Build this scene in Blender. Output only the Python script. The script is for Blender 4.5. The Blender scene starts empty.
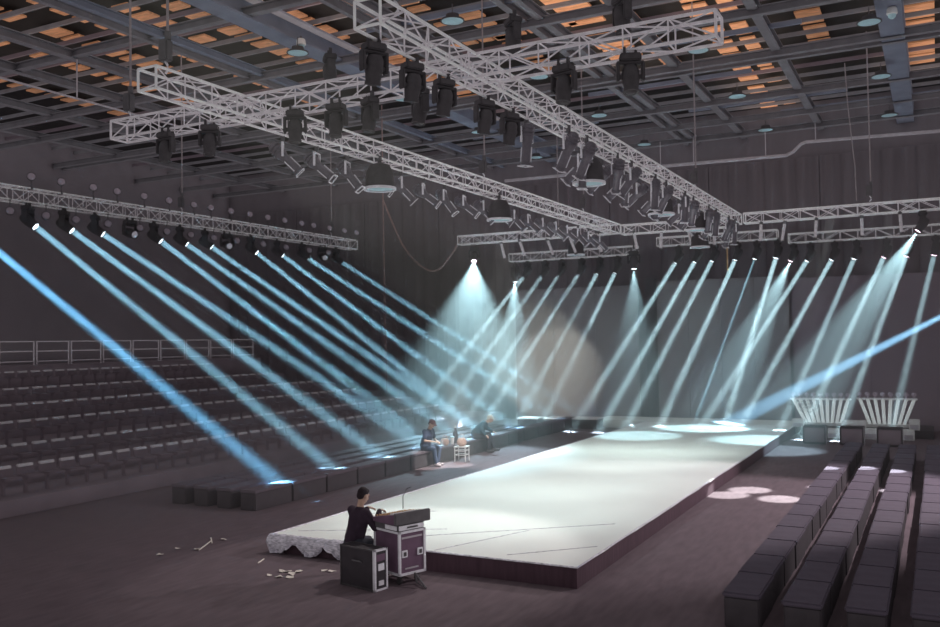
import bpy, bmesh, math, random
from mathutils import Vector, Matrix, Euler
random.seed(7)
S = bpy.context.scene
C = S.collection
PI = math.pi

# ------------------------------------------------------------------ camera
H0, FPX, CX, CY = 3.7, 890.0, 470.0, 313.5
RM = Matrix(((0.88539899, 0.02839795, 0.46396356),
             (0.46455147, -0.01939776, -0.88533364),
             (-0.01614181, 0.99940847, -0.03036707)))
EYE = Vector((0, 0, H0))


def ray(px, py):
    return RM @ Vector((px - CX, -(py - CY), -FPX))


def at(px, py, x=None, y=None, z=None):
    """world point seen at a pixel of the photo, on the plane x=, y= or z="""
    r = ray(px, py)
    i, v = (0, x) if x is not None else (1, y) if y is not None else (2, z)
    return EYE + r * ((v - EYE[i]) / r[i])


def meet(p, q, a, d):
    """where the line a + t d passes behind the image line through pixels p and q"""
    n = ray(*p).cross(ray(*q))
    t = (EYE - a).dot(n) / d.dot(n)
    return a + d * t


cam = bpy.data.cameras.new('camera')
co = bpy.data.objects.new('camera', cam)
C.objects.link(co)
M = RM.to_4x4()
M.translation = EYE
co.matrix_world = M
cam.sensor_width = 36
cam.lens = FPX / 940 * 36
cam.clip_end = 200
S.camera = co

# ------------------------------------------------------------------ materials


def mat(name, c, rough=.7, metal=0.0, var=.18, scale=6.0, stretch=(1, 1, 1), emit=None, bump=0.0):
    m = bpy.data.materials.new(name)
    m.use_nodes = True
    nt = m.node_tree
    b = nt.nodes['Principled BSDF']
    b.inputs['Roughness'].default_value = rough
    b.inputs['Metallic'].default_value = metal
    tc = nt.nodes.new('ShaderNodeTexCoord')
    mp = nt.nodes.new('ShaderNodeMapping')
    mp.inputs['Scale'].default_value = stretch
    no = nt.nodes.new('ShaderNodeTexNoise')
    no.inputs['Scale'].default_value = scale
    no.inputs['Detail'].default_value = 4
    ra = nt.nodes.new('ShaderNodeValToRGB')
    ra.color_ramp.elements[0].position = .3
    ra.color_ramp.elements[1].position = .7
    ra.color_ramp.elements[0].color = (*[v * (1 - var) for v in c], 1)
    ra.color_ramp.elements[1].color = (*[min(1, v * (1 + var)) for v in c], 1)
    nt.links.new(tc.outputs['Object'], mp.inputs['Vector'])
    nt.links.new(mp.outputs[0], no.inputs['Vector'])
    nt.links.new(no.outputs['Fac'], ra.inputs['Fac'])
    nt.links.new(ra.outputs['Color'], b.inputs['Base Color'])
    if bump:
        bp = nt.nodes.new('ShaderNodeBump')
        bp.inputs['Strength'].default_value = bump
        bp.inputs['Distance'].default_value = .02
        nt.links.new(no.outputs['Fac'], bp.inputs['Height'])
        nt.links.new(bp.outputs[0], b.inputs['Normal'])
    if emit:
        b.inputs['Emission Color'].default_value = (*emit[:3], 1)
        b.inputs['Emission Strength'].default_value = emit[3]
        m.cycles.emission_sampling = 'NONE'
    return m


FLOORC = (.135, .1, .114)
MT = dict(
    floor=mat('carpet', FLOORC, .9, 0, .16, 3.0, (3, .6, 1), bump=.2),
    wallside=mat('side_wall_paint', (.225, .19, .215), .95, 0, .08, 1.2),
    wall=mat('black_drape', (.165, .14, .158), .95, 0, .08, 1.2, (3, 3, .3)),
    ceil=mat('ceiling_deck', (.022, .019, .02), .95, 0, .2, 2),
    steel=mat('ceiling_steel', (.2, .185, .205), .7, .0, .15, 3),
    bluesteel=mat('blue_painted_steel', (.19, .2, .26), .65, 0, .12, 2),
    purplesteel=mat('plum_painted_steel', (.17, .13, .155), .65, 0, .12, 2),
    orange=mat('wood_ceiling_panel', (.8, .38, .2), .6, 0, .25, 2.5, (1, 4, 1)),
    alu=mat('truss_aluminium', (.96, .92, .96), .4, 0, .1, 8),
    alud=mat('worn_aluminium', (.82, .76, .81), .45, 0, .15, 8),
    black=mat('black_metal', (.08, .072, .078), .6, 0, .15, 10),
    silver=mat('brushed_silver', (.22, .2, .23), .3, .35, .12, 10),
    dgrey=mat('dark_grey_metal', (.13, .12, .13), .55, .1, .15, 10),
    chrome=mat('bare_metal', (.85, .82, .88), .35, .1, .1, 10),
    pale=mat('pale_lamp_glass', (.5, .42, .5), .4, 0, .1, 10),
    palew=mat('pale_diffuser', (.42, .6, .66), .5, 0, .06, 6),
    vinyl=mat('white_stage_vinyl', (.76, .78, .75), .55, 0, .05, .5),
    skirt=mat('stage_skirt', (.085, .05, .065), .9, 0, .2, 4, (4, 4, .4)),
    plastic=mat('clear_plastic_sheet', (.66, .62, .72), .2, 0, .45, 14, (1, 1, 3)),
    bench=mat('bench_side', (.075, .064, .072), .9, 0, .12, 6),
    benchdark=mat('bench_top_dark', (.13, .105, .125), .85, 0, .1, 6),
    benchtop=mat('bench_top', (.1, .082, .108), .85, 0, .1, 6),
    tier=mat('tier_concrete', (.24, .19, .22), .95, 0, .15, 1.5),
    seat=mat('seat_plastic', (.225, .175, .205), .8, 0, .1, 6),
    seatedge=mat('seat_pale_edge', (.78, .72, .76), .6, 0, .1, 6),
    rail=mat('grey_rail', (.85, .78, .84), .6, 0, .1, 6),
    screen=mat('grey_backdrop', (.27, .25, .27), .85, 0, .06, .8),
    screend=mat('plum_backdrop', (.23, .18, .215), .9, 0, .08, 2),
    screenf=mat('backdrop_edge', (.1, .09, .1), .9, 0, .1, 3),
    white=mat('white_block', (.72, .7, .7), .6, 0, .08, 5),
    tube=mat('white_tube_added_glow', (.82, .84, .84), .4, 0, .05, 5, emit=(.9, 1, 1, .3)),  # faint glow added so the tubes stand out bright in the dark
    pole=mat('pipe_grey', (.45, .4, .44), .6, 0, .12, 5),
    chain=mat('rigging_chain', (.36, .31, .33), .6, .2, .2, 20),
    rope=mat('brown_cable', (.3, .2, .2), .8, 0, .2, 20),
    cloth=mat('black_tshirt', (.045, .03, .045), .95, 0, .2, 12),
    navy=mat('navy_cotton', (.045, .06, .11), .9, 0, .2, 12),
    teal=mat('teal_jacket', (.05, .1, .13), .9, 0, .2, 12),
    denim=mat('dark_denim', (.05, .07, .12), .9, 0, .25, 14),
    dark=mat('dark_trousers', (.05, .05, .065), .9, 0, .2, 12),
    skin=mat('skin', (.5, .33, .26), .6, 0, .06, 8),
    hair=mat('dark_hair', (.03, .022, .025), .8, 0, .3, 40),
    blond=mat('pale_cap', (.65, .62, .55), .8, 0, .1, 20),
    redcap=mat('maroon_cap', (.16, .05, .06), .8, 0, .1, 20),
    shoe=mat('pale_shoe', (.35, .3, .32), .7, 0, .1, 10),
    blackcase=mat('black_case_laminate', (.05, .043, .05), .6, 0, .15, 6),
    case=mat('flight_case_laminate', (.16, .095, .145), .5, 0, .15, 6),
    gold=mat('brass_knobs', (.75, .5, .28), .4, .3, .1, 10),
    paper=mat('paper_scrap', (.75, .68, .62), .9, 0, .1, 10),
    tan=mat('tan_wicker', (.55, .38, .32), .8, 0, .25, 30),
    lens=mat('lit_lens', (.8, .9, 1), .3, 0, 0, 5, emit=(.8, .93, 1, 7)),
    lenspink=mat('lit_lens_pink', (1, .85, .95), .3, 0, 0, 5, emit=(1, .72, .88, 6)),
    lensdim=mat('dim_lens', (.6, .6, .66), .3, 0, 0, 5, emit=(.6, .56, .66, .35)),
)

# ------------------------------------------------------------------ mesh builder


class MB:
    def __init__(s):
        s.v, s.f, s.mi, s.cur = [], [], [], 0

    def add(s, vs, fs, M=None):
        o = len(s.v)
        s.v += [tuple(M @ Vector(p)) if M else tuple(p) for p in vs]
        for f in fs:
            s.f.append(tuple(i + o for i in f))
            s.mi.append(s.cur)

    def box(s, a, b, M=None):
        (x0, y0, z0), (x1, y1, z1) = a, b
        v = [(x, y, z) for x in (x0, x1) for y in (y0, y1) for z in (z0, z1)]
        s.add(v, [(0, 1, 3, 2), (4, 6, 7, 5), (0, 4, 5, 1), (2, 3, 7, 6), (0, 2, 6, 4), (1, 5, 7, 3)], M)

    def cbox(s, c, d, M=None):
        s.box([c[i] - d[i] / 2 for i in range(3)], [c[i] + d[i] / 2 for i in range(3)], M)

    def bbox(s, a, b, r=.02, M=None):
        """box with chamfered edges"""
        bm = bmesh.new()
        bmesh.ops.create_cube(bm, size=1)
        for v in bm.verts:
            v.co = Vector([(a[i] + b[i]) / 2 + v.co[i] * (b[i] - a[i]) for i in range(3)])
        bmesh.ops.bevel(bm, geom=bm.edges[:], offset=r, segments=2, affect='EDGES')
        bm.verts.index_update()
        s.add([v.co[:] for v in bm.verts], [tuple(v.index for v in f.verts) for f in bm.faces], M)
        bm.free()

    def tube(s, p, q, r, n=6, r2=None, cap=True):
        p, q = Vector(p), Vector(q)
        r2 = r if r2 is None else r2
        d = (q - p)
        if d.length < 1e-6:
            return
        d.normalize()
        u = d.cross(Vector((0, 0, 1)) if abs(d.z) < .9 else Vector((1, 0, 0))).normalized()
        w = d.cross(u)
        v = []
        for e, rr in ((p, r), (q, r2)):
            for i in range(n):
                a = 2 * PI * (i + .5) / n
                v.append(e + (u * math.cos(a) + w * math.sin(a)) * rr)
        f = [(i, (i + 1) % n, n + (i + 1) % n, n + i) for i in range(n)]
        if cap:
            f += [tuple(range(n))[::-1], tuple(range(n, 2 * n))]
        s.add(v, f)

    def path(s, pts, r, n=6):
        pts = [Vector(p) for p in pts]
        v, f = [], []
        for k, p in enumerate(pts):
            d = (pts[min(k + 1, len(pts) - 1)] - pts[max(k - 1, 0)]).normalized()
            u = d.cross(Vector((0, 0, 1)) if abs(d.z) < .95 else Vector((1, 0, 0))).normalized()
            w = d.cross(u)
            for i in range(n):
                a = 2 * PI * i / n
                v.append(p + (u * math.cos(a) + w * math.sin(a)) * r)
        for k in range(len(pts) - 1):
            for i in range(n):
                f.append((k * n + i, k * n + (i + 1) % n, (k + 1) * n + (i + 1) % n, (k + 1) * n + i))
        f += [tuple(range(n))[::-1], tuple(range((len(pts) - 1) * n, len(pts) * n))]
        s.add(v, f)

    def lathe(s, prof, n=14, M=None):
        """profile [(r,z)...] turned about z"""
        v, f = [], []
        for r, z in prof:
            for i in range(n):
                a = 2 * PI * i / n
                v.append((r * math.cos(a), r * math.sin(a), z))
        for k in range(len(prof) - 1):
            for i in range(n):
                f.append((k * n + i, k * n + (i + 1) % n, (k + 1) * n + (i + 1) % n, (k + 1) * n + i))
        if prof[0][0] > 1e-5:
            f.append(tuple(range(n))[::-1])
        if prof[-1][0] > 1e-5:
            f.append(tuple(range((len(prof) - 1) * n, len(prof) * n)))
        s.add(v, f, M)

    def ell(s, c, rad, n=14, M=None):
        L = [(max(1e-4, math.sin(PI * k / 8)), -math.cos(PI * k / 8)) for k in range(9)]
        T = Matrix.Translation(c) @ (M.to_3x3().to_4x4() if M else Matrix()) @ Matrix.Diagonal((*rad, 1))
        s.lathe(L, n, T)

    def caps(s, p, q, r1, r2, n=10):
        p, q = Vector(p), Vector(q)
        d = q - p
        L = d.length
        if L < 1e-5:
            s.ell(p, (r1, r1, r1))
            return
        prof = [(max(1e-4, r1 * math.sin(PI / 2 * k / 4)), -r1 * math.cos(PI / 2 * k / 4)) for k in range(5)]
        prof += [(max(1e-4, r2 * math.cos(PI / 2 * k / 4)), L + r2 * math.sin(PI / 2 * k / 4)) for k in range(5)]
        s.lathe(prof, n, Matrix.Translation(p) @ d.to_track_quat('Z', 'Y').to_matrix().to_4x4())

    def build(s, name, m, parent=None, smooth=False, loc=None):
        me = bpy.data.meshes.new(name)
        me.from_pydata(s.v, [], s.f)
        ms = m if isinstance(m, (list, tuple)) else [m]
        for k in ms:
            me.materials.append(MT[k])
        if len(ms) > 1:
            me.polygons.foreach_set('material_index', s.mi)
        bm = bmesh.new()
        bm.from_mesh(me)
        bmesh.ops.recalc_face_normals(bm, faces=bm.faces[:])
        bm.to_mesh(me)
        bm.free()
        if smooth:
            me.polygons.foreach_set('use_smooth', [True] * len(me.polygons))
            me.set_sharp_from_angle(angle=math.radians(45))
        o = bpy.data.objects.new(name, me)
        C.objects.link(o)
        if parent:
            o.parent = parent
        if loc:
            o.location = loc
        return o


def tag(o, label, cat, group=None, kind=None):
    o['label'] = label
    o['category'] = cat
    if group:
        o['group'] = group
    if kind:
        o['kind'] = kind
    return o


def thing(name, label, cat, loc=(0, 0, 0), rz=0, group=None):
    o = bpy.data.objects.new(name, None)
    o.empty_display_size = .2
    C.objects.link(o)
    o.location = loc
    o.rotation_euler = (0, 0, rz)
    return tag(o, label, cat, group)


def copy_tree(o, parent=None):
    c = o.copy()
    C.objects.link(c)
    c.parent = parent
    for ch in list(o.children):
        copy_tree(ch, c)
    return c


def struct(name, mb, m):
    o = mb.build(name, m)
    o['kind'] = 'structure'
    return o


ORD = ('first second third fourth fifth sixth seventh eighth ninth tenth eleventh twelfth thirteenth fourteenth '
       'fifteenth sixteenth seventeenth eighteenth nineteenth twentieth').split()


def one_box(a, b):
    m = MB()
    m.box(a, b)
    return m


# ------------------------------------------------------------------ the hall
XL, XR, YF, YB, ZC = -35.5, 7.0, -7.0, 38.4, 13.2
struct('floor', one_box((XL, YF, -.2), (XR, YB, 0)), 'floor')
struct('ceiling', one_box((XL, YF, ZC), (XR, YB, ZC + .2)), 'ceil')
struct('wall_back', one_box((XL, YB, 0), (XR, YB + .3, ZC)), 'wall')
struct('wall_left', one_box((XL - .3, YF, 0), (XL, YB, ZC)), 'wallside')
struct('wall_right', one_box((XR, YF, 0), (XR + .3, YB, ZC)), 'wall')
struct('wall_front', one_box((XL, YF - .3, 0), (XR, YF, ZC)), 'wall')


def ibeam(name, p, q, w, h, m):
    """I-section along x or y; p,q at the underside"""
    p, q = Vector(p), Vector(q)
    mb = MB()
    t = max(.02, h * .1)
    if abs(q.x - p.x) > abs(q.y - p.y):
        y, z = p.y, p.z
        mb.box((p.x, y - w / 2, z), (q.x, y + w / 2, z + t))
        mb.box((p.x, y - t / 2, z + t), (q.x, y + t / 2, z + h - t))
        mb.box((p.x, y - w / 2, z + h - t), (q.x, y + w / 2, z + h))
    else:
        x, z = p.x, p.z
        mb.box((x - w / 2, p.y, z), (x + w / 2, q.y, z + t))
        mb.box((x - t / 2, p.y, z + t), (x + t / 2, q.y, z + h - t))
        mb.box((x - w / 2, p.y, z + h - t), (x + w / 2, q.y, z + h))
    return struct(name, mb, m)


# main beams run down the hall, cross beams over them, thin purlins between
ibeam('ceiling_beam', (-15.5, 4, 11.95), (-15.5, YB, 11.95), .62, .62, 'bluesteel')
mbx = MB()
mbx.box((-1.15, 12, 11.9), (-.55, YB, 12.7))
struct('ceiling_beam', mbx, 'bluesteel')
for x in (-18.2, -18.75):
    ibeam('ceiling_beam', (x, 8, 11.95), (x, YB, 11.95), .16, .2, 'bluesteel' if x > -18.5 else 'steel')
for x, w in ((-3.92, .26), (-6.93, .26), (-8.9, .2), (-9.35, .2), (-12.4, .26), (-13.0, .14), (-21.9, .26), (-24.4, .24), (-28, .24), (-31.5, .24)):
    ibeam('ceiling_beam', (x, 6, 12.0), (x, YB, 12.0), w, .26, 'steel')
for y, w in ((13, .2), (17.3, .26), (21.2, .2), (23.3, .26), (27.0, .22), (27.5, .22), (31.7, .26), (34.7, .2), (37.2, .34)):
    ibeam('ceiling_beam', (XL, y, 11.85 if y > 20 else 12.05), (XR if y > 20 else -1.2, y, 11.85 if y > 20 else 12.05), w * .8, .22, 'steel')
y = 12.0
while y < 37:
    mb = MB()
    mb.box((XL, y - .035, 12.7), (XR, y + .035, 12.82))
    struct('ceiling_purlin', mb, 'steel' if int(y * 10) % 3 else 'purplesteel')
    y += 1.15
for x0, y in ((-5.5, 25.3), (-7.5, 29.2), (-5.0, 33.2), (-2.0, 35.2), (-12, 25.2), (-10.5, 20.0), (-14, 33)):
    mb = MB()
    mb.box((x0 - 3, y - .05, 12.12), (x0 + 2.5, y + .05, 12.24))
    struct('ceiling_purlin', mb, 'bluesteel')
# warm wooden panels on the deck, in strips crossed by gaps
for (x0, x1, y0, y1) in ((-6.1, -5.45, 19, 37), (-5.25, -4.75, 19, 37), (-9.4, -8.3, 15, 28), (-16.1, -15.2, 24, 30), (-16.35, -15.6, 14.5, 24.5),
                         (-14.6, -13.7, 14, 26), (-21.4, -20.5, 14, 28), (-18.6, -17.9, 17.5, 24), (-25.4, -24.8, 17, 25), (-11.9, -11.2, 20, 31), (-29, -28.3, 18, 26),
                         (-.7, .2, 28, 34), (-8.0, -7.4, 21, 31), (-3.4, -2.7, 24, 30), (-12.9, -12.3, 16, 23), (-19.9, -19.2, 14, 20), (-23.2, -22.4, 15, 22)):
    mb = MB()
    yy = y0
    while yy < y1:
        if random.random() > .08:
            mb.box((x0 + random.uniform(0, .1), yy, 12.98), (x1, yy + random.uniform(.34, .6), 13.03))
        yy += .72
    o = struct('ceiling_panel', mb, 'orange')
for (y0, y1, x0, x1) in ((30.45, 30.95, -4.4, -1.5), (26.2, 26.5, -8, -2), (17.1, 17.5, -14.5, -9), (24.2, 24.6, -14.5, -9.5)):
    mb = MB()
    xx = x0
    while xx < x1:
        mb.box((xx, y0, 12.98), (xx + .42, y1, 13.03))
        xx += .55
    struct('ceiling_panel', mb, 'orange')
# bracing frame by the big beam
mb = MB()
for y in (22.5, 27.6):
    mb.box((-.55, y - .12, 11.95), (XR, y + .12, 12.2))
mb.box((1.0, 22.5, 11.95), (1.25, 27.6, 12.2))
struct('ceiling_beam', mb, 'purplesteel')

# ------------------------------------------------------------------ drapes on the back wall


def drape(x0, x1, y, z0, z1, label, amp=.09):
    mb = MB()
    n = int((x1 - x0) / .11)
    v, f = [], []
    for i in range(n + 1):
        x = x0 + (x1 - x0) * i / n
        o = amp * math.sin(i * 1.05 + .6 * math.sin(i * .23)) + .03 * math.sin(i * 2.9)
        v += [(x, y + o * 1.25, z0), (x, y + o, (z0 + z1) / 2), (x, y + o * .6, z1)]
    for i in range(n):
        for k in (0, 1):
            f.append((3 * i + k, 3 * i + 3 + k, 3 * i + 4 + k, 3 * i + 1 + k))
    mb.add(v, f)
    o = mb.build('stage_drape', 'wall', smooth=True)
    sm = o.modifiers.new('thick', 'SOLIDIFY')
    sm.thickness = .012
    return tag(o, label, 'drape', 'black drapes on the back wall')


xs = [-34.8, -30.4, -26.0, -21.6, -17.2, -12.8, -8.4, -4.0, .4, 4.8]
wh = ['beside the far corner of the raked stand', 'second from the raked stand corner', 'third from the raked stand corner',
      'just past the far end of the side truss', 'behind the pale lit backdrop panel', 'above the gap between backdrop panels', 'above the wide middle backdrop panel',
      'above the backdrop panel behind the tube racks', 'by the cross truss end over benches']
for i in range(9):
    drape(xs[i] + .02, xs[i + 1] - .02, 38.05, .0, 10.9, 'black pleated drape on back wall ' + wh[i])

# ------------------------------------------------------------------ trusses
HT = .32


def truss(label, p, q, h=HT, w=.36, bay=.5, m='alu', rc=.022, rd=.012, x_brace=False):
    """box truss; p,q centre of the underside at both ends"""
    p, q = Vector(p), Vector(q)
    t = thing('lighting_truss', label, 'truss', (p + q) / 2, 0, 'box trusses of the lighting rig')
    c = (p + q) / 2
    d = (q - p).normalized()
    s = Vector((-d.y, d.x, 0))
    L = (q - p).length
    a = -L / 2

    def P(t_, i, j):
        return d * t_ + s * (w / 2 * i) + Vector((0, 0, h * j))
    for i in (-1, 1):
        for j in (0, 1):
            mb = MB()
            mb.tube(P(a, i, j), P(-a, i, j), rc, 8)
            mb.build('chord', m, t, True)
    n = max(2, round(L / bay))
    st = L / n
    for nm, faces in (('side_lattice', (0,)), ('side_lattice', (1,)), ('top_lattice', (2,)), ('bottom_lattice', (3,))):
        mb = MB()
        for fc in faces:
            for k in range(n):
                t0, t1 = a + k * st, a + (k + 1) * st
                if k % 2:
                    t0, t1 = t1, t0
                if fc < 2:
                    i = -1 if fc == 0 else 1
                    mb.tube(P(t0, i, 0), P(t1, i, 1), rd, 5, cap=False)
                    if x_brace and k % 2 == 0:
                        mb.tube(P(t1, i, 0), P(t0, i, 1), rd, 5, cap=False)
                    mb.tube(P(a + k * st, i, 0), P(a + k * st, i, 1), rd * (1.0), 5, cap=False)
                else:
                    j = 1 if fc == 2 else 0
                    mb.tube(P(t0, -1, j), P(t1, 1, j), rd, 5, cap=False)
                    mb.tube(P(a + k * st, -1, j), P(a + k * st, 1, j), rd, 5, cap=False)
        mb.build(nm, 'alud', t)
    for e in (a, -a):
        mb = MB()
        for i in (-1, 1):
            mb.tube(P(e, i, 0), P(e, i, 1), rc * .9, 6)
        for j in (0, 1):
            mb.tube(P(e, -1, j), P(e, 1, j), rc * .9, 6)
        mb.build('end_frame', m, t)
    return t


ZT = 7.4
truss('long side truss over the raked stand carrying blue beam lamps', (-20.8, 8.5, 7.45), (-20.8, 29.6, 7.45), h=.36, w=.42, bay=.45)
truss('long pale truss over the runway edge by the raked stand', (-10.0, 9.15, ZT), (-10.0, 30.3, ZT), bay=.55)
truss('long pale truss over the runway edge by the bench rows', (-5.8, 8.6, ZT), (-5.8, 30.2, ZT), bay=.55)
truss('near cross truss spanning both long trusses, hung with black heads', (-12.95, 11.2, ZT), (-2.3, 11.2, ZT), bay=.6, m='alud')
truss('short far cross truss reaching out toward the raked stand', (-16.3, 30.35, ZT + .02), (-10.25, 30.35, ZT + .02), bay=.5, x_brace=True)
truss('short far cross truss joining the two long trusses', (-9.75, 30.35, ZT - .04), (-6.05, 30.35, ZT - .04), bay=.5, x_brace=True)
truss('far cross truss reaching over the bench rows', (-5.55, 30.35, ZT + .04), (.2, 30.35, ZT + .04), bay=.55, x_brace=True)
truss('rear truss section above the pale lit backdrop panel', (-15.6, 33.5, 6.94), (-10.2, 33.5, 6.94), bay=.5)
truss('rear truss section above the wide middle backdrop panel', (-9.4, 33.6, 7.2), (-5.0, 33.6, 7.2), bay=.5)
truss('rear truss section above the white tube racks', (-4.6, 33.5, 7.0), (2.2, 33.5, 7.0), bay=.55)

# ------------------------------------------------------------------ moving heads
lamps = []


def add_spot(p, tgt, ang, e, col, blend=.15, soft=.05, fall='Linear', name='beam'):
    l = bpy.data.lights.new(name, 'SPOT')
    l.energy = e
    l.color = col
    l.spot_size = math.radians(ang)
    l.spot_blend = blend
    l.shadow_soft_size = soft
    o = bpy.data.objects.new(name, l)
    C.objects.link(o)
    o.location = p
    o.rotation_euler = (Vector(tgt) - Vector(p)).to_track_quat('-Z', 'Y').to_euler()
    if fall != 'Quadratic':
        l.use_nodes = True
        n = l.node_tree
        em = n.nodes['Emission']
        f = n.nodes.new('ShaderNodeLightFalloff')
        f.inputs['Strength'].default_value = 1
        mx = n.nodes.new('ShaderNodeMath')
        mx.operation = 'MULTIPLY_ADD'
        mx.inputs[1].default_value = 2.2
        n.links.new(f.outputs['Quadratic'], mx.inputs[0])
        n.links.new(f.outputs['Linear'], mx.inputs[2])
        n.links.new(mx.outputs[0], em.inputs['Strength'])
    return o


def add_beam(p, tgt, ang, e, col, dia=.17):
    """a round, tightly collimated source the size of the lens"""
    l = bpy.data.lights.new('beam', 'AREA')
    l.shape = 'DISK'
    l.size = dia
    l.energy = e
    l.color = col
    l.spread = math.radians(ang)
    o = bpy.data.objects.new('beam', l)
    C.objects.link(o)
    o.location = p
    o.rotation_euler = (Vector(tgt) - Vector(p)).to_track_quat('-Z', 'Y').to_euler()
    return o


_mh = {}


def head_meshes(lens):
    if lens in _mh:
        return _mh[lens]
    t = thing('moving_head', 'x', 'stage light')
    b = MB()
    for x in (-.09, .09):
        b.box((x - .02, -.03, -.09), (x + .02, .03, .04))
    b.bbox((-.17, -.12, -.2), (.17, .12, -.08), .02)
    base = b.build('base', 'black', t)
    b = MB()
    b.bbox((-.22, -.07, -.25), (.22, .07, -.2), .015)
    for x in (-1, 1):
        b.bbox((x * .2 - .025, -.075, -.52), (x * .2 + .025, .075, -.2), .015)
    yoke = b.build('yoke', 'black', t)
    b = MB()
    b.lathe([(.03, .2), (.1, .19), (.135, .12), (.14, .0), (.13, -.1), (.115, -.2), (.125, -.22), (.125, -.26), (.1, -.26), (.1, -.245)], 16)
    for x in (-1, 1):
        b.tube((x * .1, 0, 0), (x * .2, 0, 0), .04, 8)
    head = b.build('head', 'black', t, True, (0, 0, -.45))
    b = MB()
    b.lathe([(.1, -.243), (.085, -.262), (.05, -.272), (.001, -.276)], 16)
    lz = b.build('lens', lens, head, True)
    if lens != 'black':
        lz['label'] = 'lit white lens'
    _mh[lens] = t
    return t


_used = set()


def moving_head(p, d, label, group, lens='lens', scale=1.0):
    """hang a head at p (chord underside) aimed along d; returns the lens point"""
    t0 = head_meshes(lens)
    if lens in _used:
        t = copy_tree(t0)
    else:
        t = t0
        _used.add(lens)
    t.location = p
    t.scale = (scale,) * 3
    tag(t, label, 'stage light', group)
    d = Vector(d).normalized()
    pan = math.atan2(d.y, d.x) - PI / 2
    t.rotation_euler = (0, 0, pan)
    tilt = math.atan2(math.hypot(d.x, d.y), -d.z)
    for ch in t.children:
        if ch.name.startswith('head'):
            ch.rotation_euler = (tilt, 0, 0)
    return Vector(p) + Vector((0, 0, -.45 * scale)) + d * .3 * scale


# side truss beams: head pixel, second pixel on the beam, relative strength
ZL = 7.45
BLUE, ICE, WARM = (.2, .6, 1.0), (.35, .75, 1.0), (.72, .95, 1.0)
EB = 38000
EA = 36
side = [((0, 255), (300, 500), 1.5, 'b'), ((28, 222), (225.3, 381.6), 1.0, 'c'), ((64, 226), (278.2, 381.6), 1.1, 'c'), ((95, 231), (320, 380), 1.0, 'c'),
        ((130, 240), (165, 250), .07, 'd'), ((154, 239), (320, 362.8), 1.0, 'c'), ((180, 243), (320, 340.6), 1.0, 'c'), ((205, 245), (320, 323.6), 1.0, 'c'),
        ((227, 249), (258, 261), .07, 'd'), ((251, 250), (409, 375), 1.0, 'c'), ((277, 252), (443, 375), 1.0, 'c'), ((302, 254), (460, 357.7), 1.0, 'c'),
        ((323, 261), (365, 277), .12, 'd'), ((336, 258), (470, 344), .8, 'c')]
XH = -20.8
for k, (p, q, e, kind) in enumerate(side):
    s0 = meet(p, q, Vector((XH, 0, 6.95)), Vector((0, 1, 0))) if kind == 'b' else at(*p, x=XH)
    hang = Vector((XH, s0.y, ZL))
    if kind == 'd':
        tgt = meet(p, q, Vector((-12, 0, 4.6)), Vector((0, 1, 0)))
    else:
        tgt = meet(p, q, Vector((-14.0 if kind == 'c' else -13.8, 0, .45)), Vector((0, 1, 0)))
    piv = hang + Vector((0, 0, -.45))
    lp = moving_head(hang, tgt - piv, 'beam lamp under the side truss, ' + ORD[k] + ' from its near end' + (', nearly dark' if kind == 'd' else ', throwing a blue beam'),
                     'beam lamps under the side truss', 'lensdim' if kind == 'd' else 'lens')
    if kind != 'd':
        add_beam(lp, tgt, 2.6, EA * e, BLUE if kind == 'b' else ICE)

rear = [((527.7, 273.4), (441.4, 381.6), 1), ((545.5, 273), (467, 381.6), .8), ((562, 272), (491, 381.6), .8), ((582, 270.7), (538, 339), .9), ((600, 270), (555.7, 351), .8),
        ((618, 268.3), (562.6, 381.6), .9),
        ((679, 255), (620, 351), 1), ((698, 254.5), (626.8, 381.6), 1.1), ((715, 253), (649, 381.6), 1), ((738, 252), (679.7, 381.6), 1.2), ((757, 251), (709.4, 381.6), .7),
        ((778, 250.5), (737.7, 381.6), 1.25),
        ((811, 256), (756.5, 340.6), 1), ((835, 254.5), (765, 381.6), 1), ((857, 253.5), (800.9, 381.6), .75), ((887, 252), (828, 378), .9), ((909, 251.5), (858.9, 381.6), .9),
        ((936, 250), (903.3, 381.6), .55)]
secs = [('above the pale lit backdrop panel', 6.94, 0), ('above the wide middle backdrop panel', 7.2, 6), ('above the white tube racks', 7.0, 12)]
for k, (p, q, e) in enumerate(rear):
    sec = secs[k // 6]
    yh = 33.6 if k // 6 == 1 else 33.5
    s0 = at(*p, y=yh)
    hang = Vector((s0.x, yh, sec[1]))
    tgt = meet(p, q, Vector((0, 33.4, .2)), Vector((1, 0, 0)))
    piv = hang + Vector((0, 0, -.45))
    lens = 'lenspink' if k >= 15 else 'lens'
    lp = moving_head(hang, tgt - piv, 'beam lamp under the rear truss ' + sec[1 - 1] + ', ' + ORD[k % 6] + ' from stand side', 'beam lamps under the rear truss', lens)
    add_beam(lp, tgt, 1.4 if k == 10 else 3.6, EA * .9 * e * (.4 if k == 10 else 1), (.58, .9, 1.0) if k != 10 else (.4, .8, 1), .08 if k == 10 else .17)

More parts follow.
